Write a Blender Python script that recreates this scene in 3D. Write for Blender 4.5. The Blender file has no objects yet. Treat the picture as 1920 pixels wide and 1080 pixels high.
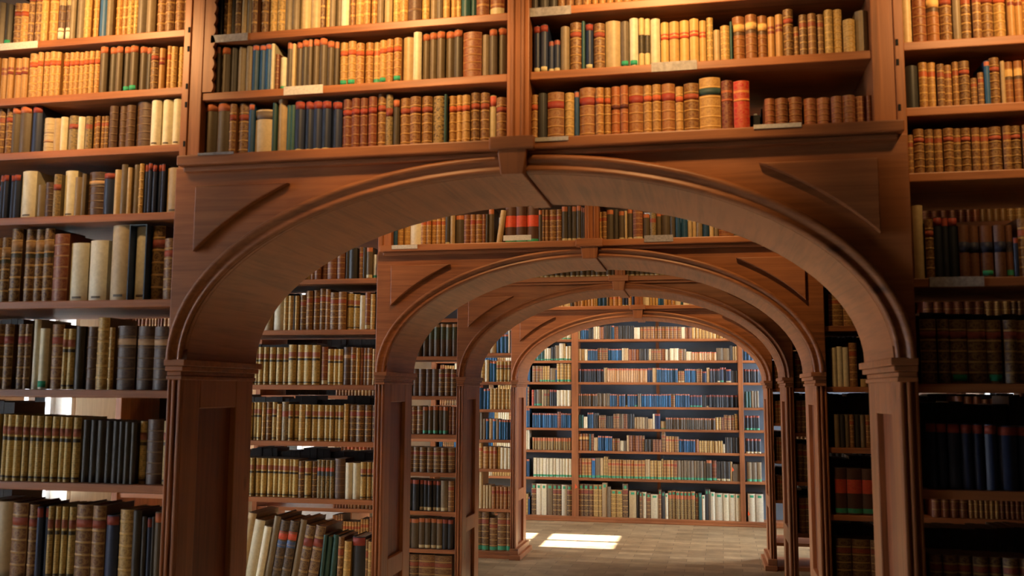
import bpy, math, random, re
from mathutils import Matrix, Vector
R = random.Random(11)
SC = bpy.context.scene
COL = SC.collection

# ------------------------------------------------------------------ camera numbers (1920x1080 frame)
CX, CD, YAW, PITCH, ROLL, FPX = 1.4985, 2.978, 0.2019, 0.1097, 0.0049, 1747.0
FW = Vector((-math.sin(YAW) * math.cos(PITCH), math.cos(YAW) * math.cos(PITCH), math.sin(PITCH)))
RT = Vector((math.cos(YAW), math.sin(YAW), 0)); UP = RT.cross(FW)
R2 = RT * math.cos(ROLL) + UP * math.sin(ROLL); U2 = -RT * math.sin(ROLL) + UP * math.cos(ROLL)
CAM = Vector((CX, -CD, 1.6))

def proj(x, y, z):
    p = Vector((x, y, z)) - CAM; w = p.dot(FW)
    return 960 + FPX * p.dot(R2) / w, 540 - FPX * p.dot(U2) / w

def at(px, py, y):                      # the point of the plane y = const that the photo shows at a pixel
    r = FW + R2 * ((px - 960) / FPX) - U2 * ((py - 540) / FPX)
    t = (y + CD) / r.y
    return CX + t * r.x, 1.6 + t * r.z

# ------------------------------------------------------------------ dimensions
YS = [0.0, 2.1135, 3.9202, 5.9727]      # fronts of the four bookcase walls
YB = 8.7169                             # front of the end bookcase
D = 0.52                                # depth of a bookcase wall
C0 = 0.8935                             # axis of the arches
AI, BI, ZS = 1.167, 0.613, 1.700        # arch half width, rise, springing
XL, XR = C0 - AI - 0.005, C0 + AI + 0.005
PL0, PR1 = -0.340, 2.127                # outer edges of the posts beside the arch
XEND0, XEND1 = -1.95, 3.74              # ends of the side bookcases
WL, WR = -3.1, 4.4                      # side walls
ZCK = [2.420, 2.425, 2.445, 2.412]     # cornice tops
BIK = [.613, .632, .650, .603]          # rise of each arch
ZC = ZCK[0]

# ------------------------------------------------------------------ materials
def lin(c):
    return tuple((v / 255 / 12.92) if v / 255 <= .04045 else ((v / 255 + .055) / 1.055) ** 2.4 for v in c)

def mat(name):
    m = bpy.data.materials.new(name); m.use_nodes = True
    nt = m.node_tree; b = nt.nodes['Principled BSDF']
    return m, nt, b

def wood(name, dark, light, axis, rough=.45, seam=None, knots=True):
    m, nt, b = mat(name); N = nt.nodes; L = nt.links
    tc = N.new('ShaderNodeTexCoord')
    geo = N.new('ShaderNodeNewGeometry')
    mp = N.new('ShaderNodeMapping'); L.new(geo.outputs['Position'], mp.inputs[0])
    s = [34, 34, 34]; s[axis] = 1.3; mp.inputs['Scale'].default_value = s
    n1 = N.new('ShaderNodeTexNoise'); n1.inputs['Scale'].default_value = 1.3; n1.inputs['Detail'].default_value = 6; n1.inputs['Roughness'].default_value = .65; n1.inputs['Distortion'].default_value = .8
    L.new(mp.outputs[0], n1.inputs['Vector'])
    n2 = N.new('ShaderNodeTexNoise'); n2.inputs['Scale'].default_value = 2.6; n2.inputs['Detail'].default_value = 3
    L.new(geo.outputs['Position'], n2.inputs['Vector'])
    oi = N.new('ShaderNodeObjectInfo')
    add = N.new('ShaderNodeMath'); add.operation = 'MULTIPLY_ADD'; add.inputs[1].default_value = .55; L.new(n2.outputs['Fac'], add.inputs[0]); L.new(n1.outputs['Fac'], add.inputs[2])
    add2 = N.new('ShaderNodeMath'); add2.operation = 'MULTIPLY_ADD'; add2.inputs[1].default_value = .16; L.new(oi.outputs['Random'], add2.inputs[0]); L.new(add.outputs[0], add2.inputs[2])
    cr = N.new('ShaderNodeValToRGB'); cr.color_ramp.elements[0].position = .42; cr.color_ramp.elements[1].position = 1.18
    cr.color_ramp.elements[0].color = (*lin(dark), 1); cr.color_ramp.elements[1].color = (*lin(light), 1)
    L.new(add2.outputs[0], cr.inputs[0])
    out = cr.outputs[0]
    if knots:
        vo = N.new('ShaderNodeTexVoronoi'); vo.inputs['Scale'].default_value = 1.0
        mp2 = N.new('ShaderNodeMapping'); s2 = [5.0, 5.0, 5.0]; s2[axis] = 2.2; mp2.inputs['Scale'].default_value = s2
        L.new(geo.outputs['Position'], mp2.inputs[0]); L.new(mp2.outputs[0], vo.inputs['Vector'])
        cr2 = N.new('ShaderNodeValToRGB'); cr2.color_ramp.elements[0].position = .02; cr2.color_ramp.elements[1].position = .09
        cr2.color_ramp.elements[0].color = (.35, .35, .35, 1); cr2.color_ramp.elements[1].color = (1, 1, 1, 1)
        L.new(vo.outputs['Distance'], cr2.inputs[0])
        mx = N.new('ShaderNodeMix'); mx.data_type = 'RGBA'; mx.blend_type = 'MULTIPLY'; mx.inputs[0].default_value = 1
        L.new(out, mx.inputs[6]); L.new(cr2.outputs[0], mx.inputs[7]); out = mx.outputs[2]
    L.new(out, b.inputs['Base Color'])
    b.inputs['Roughness'].default_value = rough
    bp = N.new('ShaderNodeBump'); bp.inputs['Strength'].default_value = .12; bp.inputs['Distance'].default_value = .004
    L.new(n1.outputs['Fac'], bp.inputs['Height']); L.new(bp.outputs[0], b.inputs['Normal'])
    return m

WD, WLT = (90, 50, 28), (170, 106, 62)
M_X = wood('pine_grain_along', WD, WLT, 0)
M_Y = wood('pine_grain_deep', WD, WLT, 1, knots=False)
M_Z = wood('pine_grain_upright', WD, WLT, 2)
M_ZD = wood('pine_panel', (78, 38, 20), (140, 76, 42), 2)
M_PALE = wood('pale_shutter_wood', (196, 176, 144), (226, 208, 176), 2, knots=False)

def attr_mat(name, rough, gilt=True):
    m, nt, b = mat(name); N = nt.nodes; L = nt.links
    a = N.new('ShaderNodeAttribute'); a.attribute_name = 'col'
    geo = N.new('ShaderNodeNewGeometry')
    n = N.new('ShaderNodeTexNoise'); n.inputs['Scale'].default_value = 55; n.inputs['Detail'].default_value = 4; n.inputs['Roughness'].default_value = .7
    L.new(geo.outputs['Position'], n.inputs['Vector'])
    mr = N.new('ShaderNodeMapRange'); mr.inputs[1].default_value = .3; mr.inputs[2].default_value = .72; mr.inputs[3].default_value = .84; mr.inputs[4].default_value = 1.11
    L.new(n.outputs['Fac'], mr.inputs[0])
    mx = N.new('ShaderNodeMix'); mx.data_type = 'RGBA'; mx.blend_type = 'MULTIPLY'; mx.inputs[0].default_value = 1
    L.new(a.outputs['Color'], mx.inputs[6]); L.new(mr.outputs[0], mx.inputs[7])
    out = mx.outputs[2]
    if gilt:
        g = N.new('ShaderNodeAttribute'); g.attribute_name = 'gilt'
        uv = N.new('ShaderNodeUVMap'); uv.uv_map = 'UVMap'
        sp = N.new('ShaderNodeSeparateXYZ'); L.new(uv.outputs[0], sp.inputs[0])
        def M(op, x, y=None):
            k = N.new('ShaderNodeMath'); k.operation = op
            for i, q in enumerate((x, y)):
                if q is None: continue
                if isinstance(q, (int, float)): k.inputs[i].default_value = q
                else: L.new(q, k.inputs[i])
            return k.outputs[0]
        v6 = M('FRACT', M('MULTIPLY', sp.outputs['Y'], 6.0))
        dv = M('SUBTRACT', v6, .5); av = M('ABSOLUTE', dv)
        du = M('SUBTRACT', sp.outputs['X'], .5)
        rad = M('SQRT', M('ADD', M('MULTIPLY', du, du), M('MULTIPLY', dv, dv)))
        line = M('MULTIPLY', M('GREATER_THAN', av, .40), M('LESS_THAN', av, .455))
        edge = M('GREATER_THAN', M('ABSOLUTE', du), .44)
        fl = N.new('ShaderNodeTexNoise'); fl.inputs['Scale'].default_value = 190; fl.inputs['Detail'].default_value = 2
        L.new(geo.outputs['Position'], fl.inputs['Vector'])
        orn = M('MULTIPLY', M('GREATER_THAN', fl.outputs['Fac'], .5), M('LESS_THAN', rad, .43))
        ring = M('LESS_THAN', M('ABSOLUTE', M('SUBTRACT', rad, .27)), .05)
        pat = M('MINIMUM', M('ADD', M('ADD', line, M('MULTIPLY', edge, .3)), M('MAXIMUM', M('MULTIPLY', orn, .5), M('MULTIPLY', ring, .5))), 1.0)
        fac = M('MULTIPLY', pat, g.outputs['Fac'])
        m2 = N.new('ShaderNodeMix'); m2.data_type = 'RGBA'; m2.inputs[7].default_value = (*lin((222, 184, 104)), 1)
        L.new(fac, m2.inputs[0]); L.new(out, m2.inputs[6]); out = m2.outputs[2]
    L.new(out, b.inputs['Base Color']); b.inputs['Roughness'].default_value = rough
    return m
M_BOOK = attr_mat('book_binding', .5)
M_LAB = attr_mat('paper_label', .65, False)

def plain(name, c, rough=.6, metal=0, noise=0, scale=8):
    m, nt, b = mat(name); b.inputs['Roughness'].default_value = rough; b.inputs['Metallic'].default_value = metal
    N = nt.nodes; L = nt.links
    n = N.new('ShaderNodeTexNoise'); n.inputs['Scale'].default_value = scale; n.inputs['Detail'].default_value = 4
    geo = N.new('ShaderNodeNewGeometry'); L.new(geo.outputs['Position'], n.inputs['Vector'])
    cr = N.new('ShaderNodeValToRGB'); k = noise
    cr.color_ramp.elements[0].position = .3; cr.color_ramp.elements[1].position = .7
    cr.color_ramp.elements[0].color = (*lin([max(0, v * (1 - k)) for v in c]), 1); cr.color_ramp.elements[1].color = (*lin([min(255, v * (1 + k)) for v in c]), 1)
    L.new(n.outputs['Fac'], cr.inputs[0]); L.new(cr.outputs[0], b.inputs['Base Color'])
    return m
M_PAGE = plain('page_edges', (150, 132, 100), .9, noise=.18, scale=60)
M_PLASTER = plain('wall_plaster', (214, 208, 196), .9, noise=.04)
M_BLUE = plain('blue_grey_back_board', (116, 126, 136), .8, noise=.08, scale=3)
M_HOLE = plain('dark_hole', (14, 8, 6), .9)
M_CARD = plain('white_card', (205, 196, 182), .6, noise=.06, scale=120)
M_CARDG = plain('grey_card', (150, 142, 136), .5, noise=.12, scale=90)
M_BLACK = plain('black_metal', (16, 15, 15), .4, .4)
M_STEEL = plain('pale_metal', (150, 150, 150), .35, .8)
M_ORANGE = plain('orange_paper', (236, 92, 40), .6)
M_CEIL = plain('ceiling_boards', (112, 88, 66), .9, noise=.08)
M_BROWN = plain('brown_panelling', (104, 82, 62), .8, noise=.08)
M_FRAME = plain('white_window_paint', (220, 220, 218), .5, noise=.02)
M_SLIP = plain('blue_slipcase_board', (52, 72, 92), .6, noise=.1, scale=30)

def floor_mat():
    m, nt, b = mat('worn_parquet'); N = nt.nodes; L = nt.links
    geo = N.new('ShaderNodeNewGeometry')
    mp = N.new('ShaderNodeMapping'); L.new(geo.outputs['Position'], mp.inputs[0]); mp.inputs['Rotation'].default_value = (0, 0, .02)
    br = N.new('ShaderNodeTexBrick'); br.inputs['Scale'].default_value = 1; br.inputs['Brick Width'].default_value = .34; br.inputs['Row Height'].default_value = .13
    br.inputs['Mortar Size'].default_value = .0025; br.inputs['Mortar Smooth'].default_value = .3
    br.inputs['Color1'].default_value = (*lin((172, 146, 108)), 1); br.inputs['Color2'].default_value = (*lin((138, 112, 78)), 1); br.inputs['Mortar'].default_value = (*lin((96, 76, 54)), 1)
    L.new(mp.outputs[0], br.inputs['Vector'])
    n = N.new('ShaderNodeTexNoise'); n.inputs['Scale'].default_value = 5; n.inputs['Detail'].default_value = 6; n.inputs['Roughness'].default_value = .7
    L.new(geo.outputs['Position'], n.inputs['Vector'])
    mr = N.new('ShaderNodeMapRange'); mr.inputs[1].default_value = .25; mr.inputs[2].default_value = .75; mr.inputs[3].default_value = .6; mr.inputs[4].default_value = 1.3; L.new(n.outputs['Fac'], mr.inputs[0])
    mx = N.new('ShaderNodeMix'); mx.data_type = 'RGBA'; mx.blend_type = 'MULTIPLY'; mx.inputs[0].default_value = 1
    L.new(br.outputs['Color'], mx.inputs[6]); L.new(mr.outputs[0], mx.inputs[7]); L.new(mx.outputs[2], b.inputs['Base Color'])
    b.inputs['Roughness'].default_value = .5
    bp = N.new('ShaderNodeBump'); bp.inputs['Strength'].default_value = .2; bp.inputs['Distance'].default_value = .004; L.new(br.outputs['Fac'], bp.inputs['Height']); bp.invert = True
    L.new(bp.outputs[0], b.inputs['Normal'])
    return m
M_FLOOR = floor_mat()

def glass_mat():
    m, nt, b = mat('window_glass'); N = nt.nodes; L = nt.links
    t = N.new('ShaderNodeBsdfTransparent'); t.inputs[0].default_value = (.95, .97, 1, 1)
    g = N.new('ShaderNodeBsdfGlossy'); g.inputs['Roughness'].default_value = .02
    fr = N.new('ShaderNodeFresnel'); fr.inputs[0].default_value = 1.3
    mx = N.new('ShaderNodeMixShader'); L.new(fr.outputs[0], mx.inputs[0]); L.new(t.outputs[0], mx.inputs[1]); L.new(g.outputs[0], mx.inputs[2])
    L.new(mx.outputs[0], N['Material Output'].inputs[0]); return m
M_GLASS = glass_mat()

# ------------------------------------------------------------------ mesh helpers
ORG = {}
class MB:
    def __init__(s): s.v = []; s.f = []; s.sm = []
    def poly(s, pts, smooth=False):
        b = len(s.v); s.v += [tuple(p) for p in pts]; s.f.append(tuple(range(b, b + len(pts)))); s.sm.append(smooth)
    def box(s, x0, x1, y0, y1, z0, z1):
        b = len(s.v)
        s.v += [(x0, y0, z0), (x1, y0, z0), (x1, y1, z0), (x0, y1, z0), (x0, y0, z1), (x1, y0, z1), (x1, y1, z1), (x0, y1, z1)]
        for q in ((0, 3, 2, 1), (4, 5, 6, 7), (0, 1, 5, 4), (1, 2, 6, 5), (2, 3, 7, 6), (3, 0, 4, 7)):
            s.f.append(tuple(b + i for i in q)); s.sm.append(False)
        return s
    def grid(s, rows, closed=False, smooth=True, flip=False):
        b = len(s.v); n = len(rows[0])
        for r in rows: s.v += [tuple(p) for p in r]
        for i in range(len(rows) - 1):
            for j in range(n if closed else n - 1):
                a, c = b + i * n + j, b + i * n + (j + 1) % n; d, e = b + (i + 1) * n + (j + 1) % n, b + (i + 1) * n + j
                s.f.append((a, e, d, c) if flip else (a, c, d, e)); s.sm.append(smooth)
    def build(s, name, m, parent=None, bevel=0):
        o0 = ORG.get(parent.name, Vector((0, 0, 0))) if parent else Vector((0, 0, 0))
        me = bpy.data.meshes.new(name); me.from_pydata([(x - o0.x, y - o0.y, z - o0.z) for x, y, z in s.v], [], s.f)
        me.polygons.foreach_set('use_smooth', s.sm); me.update()
        me.materials.append(m)
        o = bpy.data.objects.new(name, me); COL.objects.link(o)
        if parent: o.parent = parent
        ORG[o.name] = o0
        if bevel:
            bv = o.modifiers.new('edge', 'BEVEL'); bv.width = bevel; bv.segments = 2; bv.limit_method = 'ANGLE'; bv.angle_limit = math.radians(50)
        return o

def tag(o, label=None, cat=None, group=None, kind=None):
    if label: o['label'] = label
    if cat: o['category'] = cat
    if group: o['group'] = group
    if kind: o['kind'] = kind
    return o

def thing(name, loc, label, cat, group=None):
    o = bpy.data.objects.new(name, None); COL.objects.link(o); o.location = loc; o.empty_display_size = .1
    ORG[o.name] = Vector(loc); tag(o, label, cat, group); return o

def box(name, m, x0, x1, y0, y1, z0, z1, parent=None, bevel=0):
    return MB().box(x0, x1, y0, y1, z0, z1).build(name, m, parent, bevel)

def plate(name, m, outer, holes, y0, y1, parent, bevel=0):
    """a board in the x-z plane with holes, between y0 and y1"""
    import bmesh
    o0 = ORG[parent.name]
    bm = bmesh.new()
    edges = []
    for loop in [outer] + holes:
        vs = [bm.verts.new((x - o0.x, y0 - o0.y, z - o0.z)) for x, z in loop]
        edges += [bm.edges.new((vs[i], vs[(i + 1) % len(vs)])) for i in range(len(vs))]
    r = bmesh.ops.triangle_fill(bm, use_beauty=True, use_dissolve=False, edges=edges, normal=(0, -1, 0))
    ex = bmesh.ops.extrude_face_region(bm, geom=list(bm.faces))
    bmesh.ops.translate(bm, verts=[g for g in ex['geom'] if isinstance(g, bmesh.types.BMVert)], vec=(0, y1 - y0, 0))
    bmesh.ops.recalc_face_normals(bm, faces=bm.faces)
    me = bpy.data.meshes.new(name); bm.to_mesh(me); bm.free(); me.materials.append(m)
    o = bpy.data.objects.new(name, me); COL.objects.link(o); o.parent = parent; ORG[o.name] = o0
    if bevel:
        bv = o.modifiers.new('edge', 'BEVEL'); bv.width = bevel; bv.segments = 2; bv.limit_method = 'ANGLE'; bv.angle_limit = math.radians(60)
    return o

def ell(a, b, n=48, t0=0.0, t1=math.pi):
    return [(C0 - a * math.cos(t0 + (t1 - t0) * i / n), ZS + b * math.sin(t0 + (t1 - t0) * i / n)) for i in range(n + 1)]

# ------------------------------------------------------------------ shelf heights
ZL = [2.9143, 2.6965, 2.4834, 2.2339, 1.9184, 1.5954, 1.2648, .925, .60, .24]
ZML = [2.881, 2.666]
ZMR = [2.889, 2.667]
ZR = [2.6857, 2.4758, 2.2694, 1.9445, 1.6277, 1.3155, .975, .62, .24]
Z2L = [2.509, 2.246, 1.948, 1.627, 1.303, .979, .43]
Z3L = [2.15, 1.859, 1.555, 1.265, .978, .69, .41, .08]
Z4L = [2.25, 1.966, 1.685, 1.416, 1.123, .842, .462, .06]
ZB = [2.52, 2.248, 1.98, 1.71, 1.408, 1.137, .861, .525, .057]
ORDN = ['first', 'second', 'third', 'fourth']

def side_case(k, x0, x1, zs, side):
    y = YS[k]
    nm = ORDN[k]
    t = thing('bookcase', ((x0 + x1) / 2, y, 0), f'tall open pine bookcase on the {side} side of the {nm} arch', 'bookcase')
    for z in zs:
        box('shelf', M_X, x0, x1, y + .012, y + D - .012, z - .028, z, t, .003)
    if side == 'left': box('upright', M_Z, x0 - .04, x0, y, y + D, 0, 3.5, t, .003)
    else: box('upright', M_Z, x1, x1 + .04, y, y + D, 0, 3.5, t, .003)
    box('plinth', M_X, x0 - .04 if side == 'left' else x0, x1 if side == 'left' else x1 + .04, y - .012, y + D, 0, .032, t, .003)
    box('top_board', M_X, x0, x1, y, y + D, 3.46, 3.5, t, .003)
    return t

PEGS_L = [(368, 55), (376, 90), (362, 161), (369, 195), (356, 269), (349, 392), (340, 530)]
PEGS_R = [(1671, 80), (1659, 118), (1677, 202), (1685, 342), (1695, 500)]

def archway(k):
    y = YS[k]; ZC, BI = ZCK[k], BIK[k]; ws = (1, .9, .75, 1)[k]
    t = thing('archway', (C0, y, 0), f'carved wooden archway through the {ORDN[k]} wall of books', 'archway')
    # two pillars with a sunk panel on the passage side
    for s in (-1, 1):
        X = lambda d: C0 + s * d                        # d = distance from the axis
        def bx(mb, d0, d1, y0, y1, z0, z1):
            a, b = sorted((X(d0), X(d1))); mb.box(a, b, y + y0, y + y1, z0, z1)
        dj = AI + .010                                  # face of the jamb
        do = C0 - PL0
        mb = MB(); bx(mb, dj + .028, do, 0, D, 0, 3.5)
        pil = mb.build('pillar', M_Z, t, .003)
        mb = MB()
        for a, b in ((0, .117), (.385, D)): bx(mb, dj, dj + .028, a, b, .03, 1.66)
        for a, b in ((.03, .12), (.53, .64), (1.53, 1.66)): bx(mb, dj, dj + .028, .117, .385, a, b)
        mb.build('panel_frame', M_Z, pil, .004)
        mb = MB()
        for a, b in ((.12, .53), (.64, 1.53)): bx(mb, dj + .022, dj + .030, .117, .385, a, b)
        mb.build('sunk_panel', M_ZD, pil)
        mb = MB()                                       # bead strips up the front
        for d0, d1, yy in ((dj + .001, dj + .014, -.012), (dj + .022, dj + .034, -.016), (dj + .044, do - .002, -.010)):
            bx(mb, d0, d1, yy, .002, .1, 1.645)
        mb.build('front_moulding', M_Z, pil, .004)
        mb = MB()                                       # capital in four steps
        for z0, z1, e in ((1.632, 1.646, .008), (1.646, 1.662, .003), (1.662, 1.680, .016), (1.680, 1.703, .026)):
            bx(mb, dj - e, do - .004, -.016 - e, D + e, z0, z1)
        mb.build('capital', M_X, pil, .003)
        mb = MB()
        for z0, z1, e in ((0, .045, .055), (.045, .10, .028)):
            bx(mb, dj - e, do - .002, -.016 - e, D + e, z0, z1)
        mb.build('plinth', M_X, pil, .005)
        if k == 0:
            for px, py in (PEGS_L if s < 0 else PEGS_R):
                hx, hz = at(px, py, 0)
                hx = min(max(hx, min(X(dj + .03), X(do)) + .006), max(X(dj + .03), X(do)) - .006)
                box('peg_hole', M_HOLE, hx - .004, hx + .004, -.0015, .01, hz - .010, hz + .010, pil)
    # soffit of the arch
    mb = MB(); inn, outn = ell(AI, BI), ell(AI + .03, BI + .03)
    mb.grid([[(x, y + yy, z) for x, z in inn] for yy in (0.0, D / 2, D)], flip=True)
    mb.grid([[(x, y + yy, z) for x, z in outn] for yy in (0.0, D)])
    for yy in (0.0, D): mb.grid([[(x, y + yy, z) for x, z in q] for q in (inn, outn)], smooth=False)
    mb.build('arch_soffit', M_Y, t)
    # front board with two sunk spandrels
    ec = ell(AI + .001, BI + .001)
    zt = 2.312
    def tri(s):
        a2, b2 = 1.311, .7625
        xs = C0 - s * 1.1385
        t0, t1 = math.acos(1.1385 / a2), math.acos(.7865 / a2)
        cur = [(C0 - s * a2 * math.cos(t0 + (t1 - t0) * i / 14), ZS + b2 * math.sin(t0 + (t1 - t0) * i / 14)) for i in range(15)]
        return cur + [(xs, cur[-1][1])]
    outer = [(PL0 + .004, ZS + .002)] + ec + [(PR1 - .004, ZS + .002), (PR1 - .004, ZC - .034), (PL0 + .004, ZC - .034)]
    outer = [outer[0]] + [p for p in ec[1:-1]] + outer[-3:]
    plate('spandrel_frame', M_X, outer, [], y - .018, y + .004, t, .003)
    for q in (1, -1): plate('spandrel_panel', M_X, tri(q), [], y - .042, y - .016, t, .004)
    plate('back_board', M_X, outer, [], y + D - .03, y + D - .004, t)
    # archivolt: a moulded strip around the arch edge
    prof = [(0, -.028), (0, -.034), (.006, -.040), (.012, -.040), (.018, -.034), (.030, -.034), (.036, -.044), (.044, -.050), (.052, -.048), (.058, -.040), (.060, -.028)]
    rows = []
    n = 64
    for i in range(n + 1):
        a = math.pi * i / n
        nx, nz = -math.cos(a) / AI, math.sin(a) / BI
        q = math.hypot(nx, nz); nx /= q; nz /= q
        px, pz = C0 - AI * math.cos(a), ZS + BI * math.sin(a)
        rows.append([(px + nx * d * ws, y + yy, pz + nz * d * ws) for d, yy in prof])
    mb = MB(); mb.grid(rows, smooth=True); mb.build('archivolt', M_X, t)
    # keystone running through the whole depth
    mb = MB(); zt0, zb0 = ZC - .032, ZS + BI - .012
    def slab(wb, wt, y0, y1, zb, zt_):
        b = len(mb.v)
        mb.v += [(KX - wb, y0, zb), (KX + wb, y0, zb), (KX + wb, y1, zb), (KX - wb, y1, zb), (KX - wt, y0, zt_), (KX + wt, y0, zt_), (KX + wt, y1, zt_), (KX - wt, y1, zt_)]
        for q in ((0, 3, 2, 1), (4, 5, 6, 7), (0, 1, 5, 4), (1, 2, 6, 5), (2, 3, 7, 6), (3, 0, 4, 7)):
            mb.f.append(tuple(b + i for i in q)); mb.sm.append(False)
    KX = C0 + .008
    slab(.038, .050, y - .075, y - .01, zb0 - .002, zt0)
    slab(.036, .040, y - .01, y + D, zb0, ZS + BI + .02)
    mb.build('keystone', M_Z, t, .004)
    # cornice shelf over the arch
    mb = MB(); mb.box(PL0 + .03, PR1 - .02, y - .062, y + D - .01, ZC - .036, ZC)
    mb.box(KX - .075, KX + .075, y - .085, y, ZC - .040, ZC + .004)
    mb.build('cornice', M_X, t, .005)
    mb = MB(); mb.box(PL0 + .045, PR1 - .035, y - .042, y, ZC - .056, ZC - .036); mb.build('bed_moulding', M_X, t, .006)
    # posts and shelves above
    box('post', M_Z, .868, .944, y, y + D, ZC + .002, 3.5, t, .003)
    mb = MB(); mb.box(.884, .892, y - .008, y, ZC + .004, 3.5); mb.box(.918, .926, y - .008, y, ZC + .004, 3.5); mb.build('post_bead', M_Z, t, .002)
    for a, b in ((-.3105, -.262), (2.032, 2.098)):
        box('post_lining', M_Z, a, b, y + .004, y + D, ZC + .002, 3.5, t, .003)
    if k == 0:                                           # scalloped rack that carries the shelves
        pts = []; z = 2.668
        while z < 3.45:
            for q in range(6):
                pts.append((-.226 + .008 * math.sin(math.pi * q / 6), z + .042 * q / 6))
            z += .042
        plate('shelf_rack', M_Z, [(-.261, 2.668)] + pts + [(-.261, z)], [], y + .006, y + .022, t)
    zz = (ZML, ZMR) if k == 0 else ([2.80, 2.70], [2.80, 2.70])
    for (a, b), zq in zip(((-.262, .868), (.944, 2.032)), zz):
        for z in zq + [3.17]:
            if k and z == 2.80: continue
            box('shelf', M_X, a, b, y + .010, y + D - .012, z - .028, z, t, .003)
    box('top_board', M_X, PL0 + .05, PR1 - .05, y + .003, y + D, 3.46, 3.499, t, .003)
    return t

for k in range(4):
    side_case(k, XEND0, PL0, [ZL, Z2L, Z3L, Z4L][k], 'left')
    side_case(k, PR1, XEND1, ZR, 'right')
    archway(k)

# end bookcase across the far wall
EB = thing('bookcase', (C0, YB, 0), 'wide pine bookcase with blue-grey back across the far end of the aisle', 'bookcase')
BX = [-1.9, -.124, -.043, 1.915, 1.972, 3.7]
for a, b in ((BX[1], BX[2]), (BX[3], BX[4]), (BX[0] - .06, BX[0]), (BX[5], BX[5] + .06)):
    box('upright', M_Z, a, b, YB - .004, YB + .34, 0, 3.3, EB, .003)
for a, b in ((BX[0], BX[1]), (BX[2], BX[3]), (BX[4], BX[5])):
    for z in ZB: box('shelf', M_X, a, b, YB + .004, YB + .26, z - .03, z, EB, .003)
mb = MB(); mb.box(BX[0] - .06, BX[5] + .06, YB - .03, YB, 0, .056); mb.box(BX[0] - .06, BX[5] + .06, YB - .05, YB, 0, .02)
mb.build('plinth', M_X, EB, .004)
box('back_panel', M_BLUE, BX[0], BX[5], YB + .261, YB + .275, 0, 3.3, EB)
mx = at(1233, 650, YB + .3)[0]
box('batten', M_Z, mx - .02, mx + .02, YB + .245, YB + .261, .08, 3.3, EB)

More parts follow.
